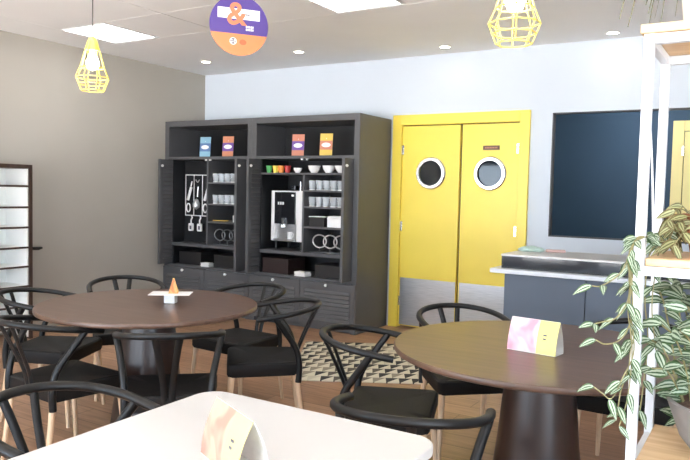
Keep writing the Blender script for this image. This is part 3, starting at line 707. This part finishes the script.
# ------------------------------------------------------------------ chairs
def chair_proto():
    t = thing('dining_chair', '', 'chair', (0, 0, 0))
    HS = .440
    bm = bmn(); pl = rounded([(-.20, -.185), (.20, -.185), (.235, .225), (-.235, .225)], .035, 5); n = len(pl)
    lo = [bm.verts.new((x*.97, y*.97, .364)) for x, y in pl]; l2 = [bm.verts.new((x, y, .376)) for x, y in pl]; hi = [bm.verts.new((x, y, HS-.008)) for x, y in pl]
    h2 = [bm.verts.new((x*.96, y*.96, HS)) for x, y in pl]; h3 = [bm.verts.new((x*.5, y*.5, HS-.012)) for x, y in pl]; c = bm.verts.new((0, .01, HS-.014))
    for A_, B_ in ((lo, l2), (l2, hi), (hi, h2), (h2, h3)):
        for i in range(n): bm.faces.new((A_[i], A_[(i+1) % n], B_[(i+1) % n], B_[i]))
    for i in range(n): bm.faces.new((h3[i], h3[(i+1) % n], c))
    bm.faces.new(lo[::-1]); obj('seat', bm, M['black_seat'], t, smooth=True)
    # bent top rail: arms and back in one sweep
    tip, back, w = .063, -.308, .249; y0 = -.04
    zz = lambda y: .690+(.748-.690)*(tip-y)/(tip-back)
    pts = [(-w+.004, tip, zz(tip)), (-w, .01, zz(.01))]
    for i in range(0, 25):
        a_ = PI*i/24; x = -w*math.cos(a_); y = y0+(back-y0)*math.sin(a_)**.92; pts.append((x, y, zz(y)))
    pts += [(w, .01, zz(.01)), (w-.004, tip, zz(tip))]
    bm = bmn(); P = spline(pts, 3); tube(bm, P, [.0165]*len(P), 10, flat=(.95, 1.05)); obj('top_rail', bm, M['black'], t, smooth=True)
    for s in (-1, 1):
        bm = bmn(); P = spline([(s*.196, -.176, .325), (s*.197, -.180, .42), (s*.203, -.158, .52), (s*.228, -.09, .625), (s*.247, -.045, .69), (s*.249, -.038, zz(-.038))], 5)
        tube(bm, P, [.018-.002*i/len(P) for i in range(len(P))], 10); obj('upright', bm, M['black'], t, smooth=True)
    sp_ = bmn()
    for s in (-1, 1):
        P = spline([(s*.018, -.178, .405), (s*.022, -.198, .50), (s*.040, -.262, .65), (s*.056, -.303, .742)], 5); tube(sp_, P, .016, 8, flat=(.5, 1.0))
    obj('back_splat', sp_, M['black'], t, smooth=True)
    for sx in (-1, 1):
        for (xa, ya, xb, yb) in ((.205, .195, .228, .225), (.182, -.165, .20, -.215)):
            bm = bmn(); tube(bm, [(sx*xb, yb, 0), (sx*xa, ya, .378)], [.011, .0175], 12); obj('leg', bm, M['oak'], t, smooth=True)
    return t
LTc, RTc = 'left round table', 'right round table'
chairs = [
 (-3.784, 3.306, 236.4, 'black bent-back chair behind the left round table, seen over its far edge', LTc),
 (-3.735, 2.675, 295.5, 'black bent-back chair at left round table, in front of the bookshelf', LTc),
 (-3.075, 2.265, 356.0, 'black bent-back chair at the near left of left round table, cropped by frame', LTc),
 (-2.478, 2.432, 43.0, 'black chair seen from straight behind, on near side of left round table', LTc),
 (-2.505, 3.225, 130.5, 'black chair at right of left round table, whole side visible before the rug', LTc),
 (-2.985, 3.555, 176.0, 'black chair on far right of left round table, nearest the cabinets', LTc),
 (-1.501, 2.856, 289.1, 'black chair at left of right round table, back standing against the rug', RTc),
 (-1.406, 3.610, 223.2, 'black chair behind the right round table, in front of the yellow door', RTc),
 (-.560, 3.700, 178.0, 'black chair behind right round table, mostly hidden by the trailing plant', RTc),
 (-.985, 2.075, 14.0, 'black chair between the white table and the right round table, back to viewer', RTc),
 (-1.722, 1.335, 271.6, 'black chair at left end of the white table, lower left corner', 'white table'),
]
cp = chair_proto()
for i, (x, y, a_, lab, gr) in enumerate(chairs):
    if i == 0: cp.location = (x, y, 0); cp.rotation_euler = (0, 0, R(a_)); cp['label'] = lab; cp['group'] = 'black bent-back chairs at the tables'
    else: dup(cp, (x, y, 0), R(a_), lab, 'black bent-back chairs at the tables')

# ------------------------------------------------------------------ table-top things
def tent_card(x, y, z, rz, pink, yel, label):
    t = thing('tent_card', label, 'tent card', (x, y, z), rz, 'promotional tent cards'); L_, d, h = .108, .042, .137; th = .0016
    def panel(u0, u1, s, mat, name, off=0.):
        # a slightly bowed sloping panel
        bm = bmn(); n = 6; A_ = []; B_ = []
        for i in range(n+1):
            k = i/n; y_ = s*(d*(1-k)+.010*math.sin(PI*k)); 
            A_.append([bm.verts.new((u, y_+s*off, h*k)) for u in (u0, u1)]); B_.append([bm.verts.new((u, y_+s*(off-th), h*k)) for u in (u0, u1)])
        for q in (A_, B_):
            for i in range(n): bm.faces.new((q[i][0], q[i][1], q[i+1][1], q[i+1][0]))
        for i in range(n):
            for e_ in (0, 1): bm.faces.new((A_[i][e_], A_[i+1][e_], B_[i+1][e_], B_[i][e_]))
        bm.faces.new((*A_[0], *B_[0][::-1])); bm.faces.new((*A_[-1], *B_[-1][::-1]))
        return obj(name, bm, mat, t)
    panel(-L_, .022, -1, pink, 'front_picture'); panel(.022, L_, -1, yel, 'front_panel'); panel(-L_, L_, 1, M['paper'], 'back_panel')
    bm = bmn(); box(bm, -L_, L_, -d, d, 0, .0015); obj('base', bm, M['paper'], t)
    bm = bmn()
    yy = lambda k: -(d*(1-k)+.010*math.sin(PI*k))-.0012
    for k, w in ((.58, .007), (.47, .006)): box(bm, .055-w, .055+w, yy(k)-.001, yy(k)+.001, h*k-.003, h*k+.003)
    obj('emblem', bm, M['ink'], t)
tent_card(-.832, 2.925, .7505, R(-8), M['card_pink'], M['card_yellow'], 'pink and yellow tent card on the right round table')
tent_card(-1.072, 1.262, .7505, R(-26), M['card_peach'], M['card_cream'], 'pale peach and cream tent card on the white table')
nb = thing('napkin_block', 'small white block with a square white card on left round table', 'holder', (-2.915, 2.86, .7505), R(25))
obj('block', box(bmn(), -.032, .032, -.026, .026, 0, .052), M['acrylic'], nb, bevel=.004)
bm = bmn(); box(bm, -.115, .115, -.07, .07, .053, .056); bmesh.ops.rotate(bm, verts=bm.verts, cent=(0,0,.053), matrix=Matrix.Rotation(R(10), 3, 'Z')); obj('card', bm, M['paper'], nb)
fcd = thing('folded_card', 'rust brown folded card standing on the white card, left round table', 'card', (-2.905, 2.872, .8072), R(40))
for s in (-1, 1):
    bm = bmn(); v = [bm.verts.new(p) for p in ((-.028, s*.022, 0), (.028, s*.022, 0), (.004, 0, .085), (-.004, 0, .085), (-.028, s*.020, 0), (.028, s*.020, 0), (.004, -s*.002, .085), (-.004, -s*.002, .085))]
    for f in ((0,1,2,3),(7,6,5,4),(0,4,5,1),(1,5,6,2),(2,6,7,3),(3,7,4,0)): bm.faces.new([v[i] for i in f])
    obj('flap', bm, M['brown_card'] if s < 0 else M['l_yellow'], fcd)

# ------------------------------------------------------------------ serving counter
ct = thing('serving_counter', 'slate blue serving counter with pale overhanging top below the hatch', 'counter', (-.3, 5.0, 0))
cx0, cx1 = -1.585, 1.2
bm = bmn(); box(bm, cx0, cx1, 4.76, 5.3, .09, .868); obj('body', bm, M['counter'], ct, world=True)
w = (cx1-cx0)/5
for i in range(5):
    bm = bmn(); box(bm, cx0+i*w+.003, cx0+(i+1)*w-.003, 4.742, 4.759, .10, .862); obj('front_panel', bm, M['counter'], ct, world=True, bevel=.002)
obj('plinth', box(bmn(), cx0+.04, cx1-.04, 4.80, 5.28, 0, .09), M['black'], ct, world=True)
obj('worktop', box(bmn(), cx0-.08, cx1+.08, 4.665, 5.34, .869, .90), M['slab'], ct, world=True, bevel=.004)
db = thing('display_case', 'low black glass display case with white top on the counter', 'display case', (-.3, 5.0, .9005))
bx0, bx1 = -1.605, 1.0
bm = bmn(); box(bm, bx0, bx1, 4.735, 5.27, .9005, .912); box(bm, bx0, bx0+.012, 4.735, 5.27, .912, .985); box(bm, bx1-.012, bx1, 4.735, 5.27, .912, .985); box(bm, bx0+.012, bx1-.012, 5.255, 5.27, .912, .985); obj('case_frame', bm, M['black'], db, world=True)
obj('front_glass', box(bmn(), bx0+.012, bx1-.012, 4.736, 4.742, .912, .985), M['counter_glass'], db, world=True)
obj('top_slab', box(bmn(), bx0-.004, bx1+.004, 4.73, 5.28, .9855, 1.0), M['white_top'], db, world=True, bevel=.003)
bm = bmn(); bmesh.ops.create_icosphere(bm, subdivisions=3, radius=1)
random.seed(8)
for v in bm.verts:
    k = 1+.18*math.sin(v.co.x*5+1)*math.cos(v.co.y*6); v.co = Vector((v.co.x*.09*k, v.co.y*.055*k, max(-.012, v.co.z*.028*k)))
    v.co.z += .012
cl = obj('cloth', bm, M['mint'], smooth=True); cl.location = (-1.50, 5.08, 1.0005); tag(cl, 'crumpled mint green cloth on the display case', 'cloth')
bm = bmn(); P = rounded([(-.07, -.03), (.07, -.03), (.07, .03), (-.07, .03)], .01, 3); prism(bm, P, 0, .018); pk = obj('packet', bm, M['pinkc'], bevel=.006); pk.location = (-1.34, 5.15, 1.0005); pk.rotation_euler = (0, 0, .3); tag(pk, 'small pink packet beside the mint cloth', 'packet')

# ------------------------------------------------------------------ white plant rack
rk = thing('plant_rack', 'white metal rack with pine shelves holding plants, right edge', 'shelf', (.15, 2.12, 0))
rx0, rx1, ry0, ry1 = -.300, .62, 1.93, 2.274; s = .0245
def sq(bm, x, y, z0, z1): box(bm, x, x+s, y, y+s, z0, z1)
for x in (rx0, rx1-s):
    for y in (ry0, ry1-s): obj('post', (lambda b: (sq(b, x, y, 0, 1.829), b)[1])(bmn()), M['white_metal'], rk, world=True, bevel=.0015)
for z in (1.8035, 1.2105, .6805):
    bm = bmn(); box(bm, rx0+s, rx1-s, ry0, ry0+s, z, z+s); box(bm, rx0+s, rx1-s, ry1-s, ry1, z, z+s); box(bm, rx0+.002, rx0+s-.002, ry0+s, ry1-s, z, z+s); box(bm, rx1-s+.002, rx1-.002, ry0+s, ry1-s, z, z+s); obj('crossbar', bm, M['white_metal'], rk, world=True, bevel=.0015)
obj('shelf_board', box(bmn(), rx0-.008, rx1+.008, ry0-.008, ry1+.008, 1.8295, 1.852), M['shelf_wood'], rk, world=True, bevel=.002)
for z in (1.236, .706): obj('shelf_board', box(bmn(), rx0+s+.002, rx1-s-.002, ry0+.004, ry1-.004, z, z+.02), M['shelf_wood'], rk, world=True, bevel=.002)
bm = bmn(); tube(bm, spline([tuple(at(650.5, 128, 2.02)), tuple(at(652.5, 180, 2.03)), tuple(at(653, 232, 2.02))], 6), .0028, 6); obj('hanging_cord', bm, M['white'], rk, world=True)

# ------------------------------------------------------------------ plants
def leaf(bm, uvl, p, a_, n_, L_, W_, droop, fold=.25, seg=6):
    a_ = a_.normalized(); sd = a_.cross(n_).normalized(); n_ = sd.cross(a_).normalized(); rows = []
    for i in range(seg+1):
        t = i/seg; w = W_*.5*math.sin(PI*min(1, t**.82))*(1-.18*t)+.0004; c = p+a_*(L_*t)+Vector((0, 0, -1))*(droop*L_*t*t)
        rows.append([(bm.verts.new(c-sd*w+n_*(w*fold)), (0, t)), (bm.verts.new(c), (.5, t)), (bm.verts.new(c+sd*w+n_*(w*fold)), (1, t))])
    for r0, r1 in zip(rows, rows[1:]):
        for k in (0, 1):
            q = [r0[k], r0[k+1], r1[k+1], r1[k]]; f = bm.faces.new([v for v, _ in q]); f.smooth = True
            for lp, (_, uv) in zip(f.loops, q): lp[uvl].uv = uv
def vine(bs, bl, uvl, pts, rng, L_=(.045, .065), every=.035, stem_r=.0018, first=.0, spread=1.0):
    P = spline(pts, 8); tube(bs, P, stem_r, 5); acc = -first; side = rng.choice((-1, 1)); last = P[0]
    for i in range(1, len(P)):
        dv = P[i]-P[i-1]; acc += dv.length
        if acc >= every or i == len(P)-1:
            acc = 0; side = -side
            tg = dv.normalized(); lat = tg.cross(Vector((0, 0, 1)))
            if lat.length < .3: lat = Vector((1, 0, 0))
            lat = Vector((math.cos(rng.uniform(-.7, .7)), math.sin(rng.uniform(-1.2, .6)), 0))*side*spread
            d_ = (lat*.8+tg*.55+Vector((0, -.15, rng.uniform(-.45, .15)))).normalized(); ln = rng.uniform(*L_)
            toc = (Vector((0, 0, EYE+.6))-P[i]).normalized(); nn = (toc+Vector((rng.uniform(-.6, .6), rng.uniform(-.5, .5), rng.uniform(-.1, .8)))).normalized()
            leaf(bl, uvl, P[i], d_, nn, ln, ln*rng.uniform(.42, .50), rng.uniform(.1, .5))
rng = random.Random(11)
# trailing plant on the middle shelf
tpn = thing('trailing_plant', 'trailing plant with striped leaves spilling from the middle rack shelf', 'plant', (-.10, 2.11, 1.2565))
bm = bmn(); lathe(bm, [(0, 0), (.085, 0), (.105, .11), (.11, .115), (.098, .115), (.09, .09), (0, .088)], 32); obj('pot', bm, M['terra'], tpn, smooth=True)
obj('soil', cyl(bmn(), .089, .0885, .098, 28), M['soil'], tpn)
bs_, bl_, bg_ = bmn(), bmn(), bmn(); uvl = bl_.loops.layers.uv.new('UVMap'); uvg = bg_.loops.layers.uv.new('UVMap')
base = Vector((-.10, 2.11, 1.35))
D1 = 1.76
def hang(pl, dep, **k): vine(bs_, bl_, uvl, [tuple(at(x, y, dep+dd)) for x, y, dd in pl], rng, **k)
ov = [(672, 232, .20), (650, 236, .06), (634, 243, 0)]
small = dict(L_=(.034, .047))
hang(ov+[(628, 262, 0), (632, 285, -.01), (628, 310, 0), (632, 345, .0), (630, 380, 0), (626, 405, 0), (619, 426, 0)], D1, every=.042, **small)
hang(ov+[(624, 268, -.02), (612, 280, -.03), (600, 286, -.04), (592, 286, -.04)], D1, every=.055, **small)
hang(ov+[(630, 270, 0), (628, 300, 0), (616, 318, -.01), (602, 322, -.02), (594, 324, -.02)], D1, every=.052, **small)
hang(ov+[(632, 280, 0), (632, 315, 0), (622, 338, 0), (606, 344, -.02), (596, 340, -.02)], D1, every=.055, **small)
hang(ov+[(630, 300, 0), (634, 350, 0), (624, 375, 0), (612, 398, 0), (602, 393, 0), (594, 387, 0)], D1, every=.055, L_=(.042, .052))
hang(ov+[(629, 275, .02), (631, 320, .02), (629, 365, .02), (621, 390, 0), (618, 408, 0), (616, 420, 0)], D1, every=.048, L_=(.036, .05))
hang([(672, 240, .2), (655, 246, .14), (648, 262, .12), (645, 300, .12), (648, 340, .12), (644, 380, .12), (640, 410, .12)], D1, every=.07)
hang([(672, 240, .2), (660, 250, .12), (655, 275, .1), (652, 310, .1), (656, 350, .1)], D1, every=.07)
for k in range(44):
    a_ = rng.uniform(0, 2*PI); el = rng.uniform(-.1, .85); ln = rng.uniform(.08, .17); d_ = Vector((math.cos(a_)*math.cos(el)*1.15, math.sin(a_)*math.cos(el)*.75, math.sin(el)*.8))
    p1 = base+Vector((math.cos(a_)*.06, math.sin(a_)*.05, 0)); p2 = p1+d_*ln*.6; p3 = p2+(d_+Vector((0, 0, -.9)))*ln*.6; p3.z = max(p3.z, 1.285); p3.x = max(p3.x, -.235); p2.x = max(p2.x, -.22)
    vine(bs_, bg_, uvg, [tuple(p1-Vector((0,0,.02))), tuple(p2), tuple(p3)], rng, L_=(.036, .056), every=.028)
obj('stems', bs_, M['stem'], tpn, world=True, smooth=True); obj('foliage', bl_, M['leaf'], tpn, world=True, label='green and silver striped hanging leaves'); obj('crown_foliage', bg_, M['leaf_gold'], tpn, world=True, label='golden striped leaves around the pot')
# big potted plant on the bottom shelf
rng = random.Random(5)
bpn = thing('potted_plant', 'big striped-leaf plant in a grey concrete pot on the lowest shelf', 'plant', (-.03, 2.09, .7265))
bm = bmn(); lathe(bm, [(0, 0), (.12, 0), (.16, .05), (.195, .145), (.20, .15), (.185, .15), (.178, .13), (0, .125)], 48); obj('pot', bm, M['pot'], bpn, smooth=True)
obj('soil', lathe(bmn(), [(0, .126), (.176, .126), (.177, .133), (.10, .142), (0, .145)], 40), M['soil'], bpn, smooth=True)
bs_, bl_ = bmn(), bmn(); uvl = bl_.loops.layers.uv.new('UVMap')
def bv(pl, **k): vine(bs_, bl_, uvl, [tuple(at(x, y, dd)) for x, y, dd in pl], rng, L_=(.055, .08), every=.034, stem_r=.0024, **k)
for px_, top in ((668, 292), (680, 285), (690, 300), (700, 280), (712, 300), (730, 285)):
    bv([(px_+14, 432, 1.98), (px_+8, 370, 1.96), (px_-2, top+20, 1.93), (px_-8, top, 1.90)])
bv([(690, 432, 1.93), (682, 400, 1.88), (668, 372, 1.84), (652, 368, 1.82)])
bv([(692, 428, 1.92), (680, 390, 1.88), (664, 350, 1.85), (652, 340, 1.83)]); bv([(692, 430, 1.92), (688, 380, 1.86), (676, 340, 1.82), (662, 325, 1.80)])
bv([(696, 430, 1.92), (700, 380, 1.85), (692, 345, 1.80), (680, 330, 1.78)])
bv([(700, 430, 1.95), (694, 330, 1.92), (684, 300, 1.90), (672, 285, 1.88)]); bv([(720, 430, 1.95), (716, 360, 1.88), (700, 320, 1.84), (688, 310, 1.82)])
obj('stems', bs_, M['stem'], bpn, world=True, smooth=True); obj('foliage', bl_, M['leaf'], bpn, world=True)
# grassy plant on top
rng = random.Random(2)
gp = thing('grassy_plant', 'grassy plant with thin arching blades in a cream pot on top', 'plant', (-.165, 2.05, 1.8525))
bm = bmn(); lathe(bm, [(0, 0), (.055, 0), (.068, .11), (.07, .115), (.06, .115), (.056, .095), (0, .093)], 28); obj('pot', bm, M['cream_pot'], gp, smooth=True)
obj('soil', cyl(bmn(), .055, .0935, .10, 24), M['soil'], gp)
bm = bmn()
for k in range(46):
    a_ = rng.uniform(0, 2*PI); r_ = rng.uniform(.08, .22); h_ = rng.uniform(.06, .18); dr = rng.uniform(.02, .14)
    c, s_ = math.cos(a_), math.sin(a_); P = spline([(c*.03, s_*.03, .10), (c*r_*.35, s_*r_*.35, .10+h_), (c*r_*.8, s_*r_*.8, .10+h_*.7), (c*r_, s_*r_, max(.012, .10+h_*.5-dr))], 5)
    tube(bm, P, [.0042*(1-.75*i/len(P)) for i in range(len(P))], 4, flat=(.4, 1))
obj('blades', bm, M['grass'], gp)

# ------------------------------------------------------------------ light
w = bpy.data.worlds.new('daylight'); sc.world = w; w.use_nodes = True
nt = w.node_tree; bg = nt.nodes['Background']
tc = nt.nodes.new('ShaderNodeTexCoord'); sp = nt.nodes.new('ShaderNodeSeparateXYZ'); nt.links.new(tc.outputs['Generated'], sp.inputs[0])
rp = ramp(nt, [(.42, (1.0, .96, .93)), (.50, (.46, .51, .57)), (.56, (.21, .27, .34)), (1, (.15, .21, .30))]); mr = nt.nodes.new('ShaderNodeMapRange'); mr.inputs['From Min'].default_value = -1
nt.links.new(sp.outputs[2], mr.inputs['Value']); nt.links.new(mr.outputs[0], rp.inputs['Fac']); nt.links.new(rp.outputs['Color'], bg.inputs['Color'])
bg.inputs['Strength'].default_value = 17.0
sc.view_settings.view_transform = 'Standard'; sc.view_settings.look = 'None'; sc.view_settings.exposure = 0.5; sc.view_settings.gamma = 1
sc.view_settings.use_curve_mapping = False
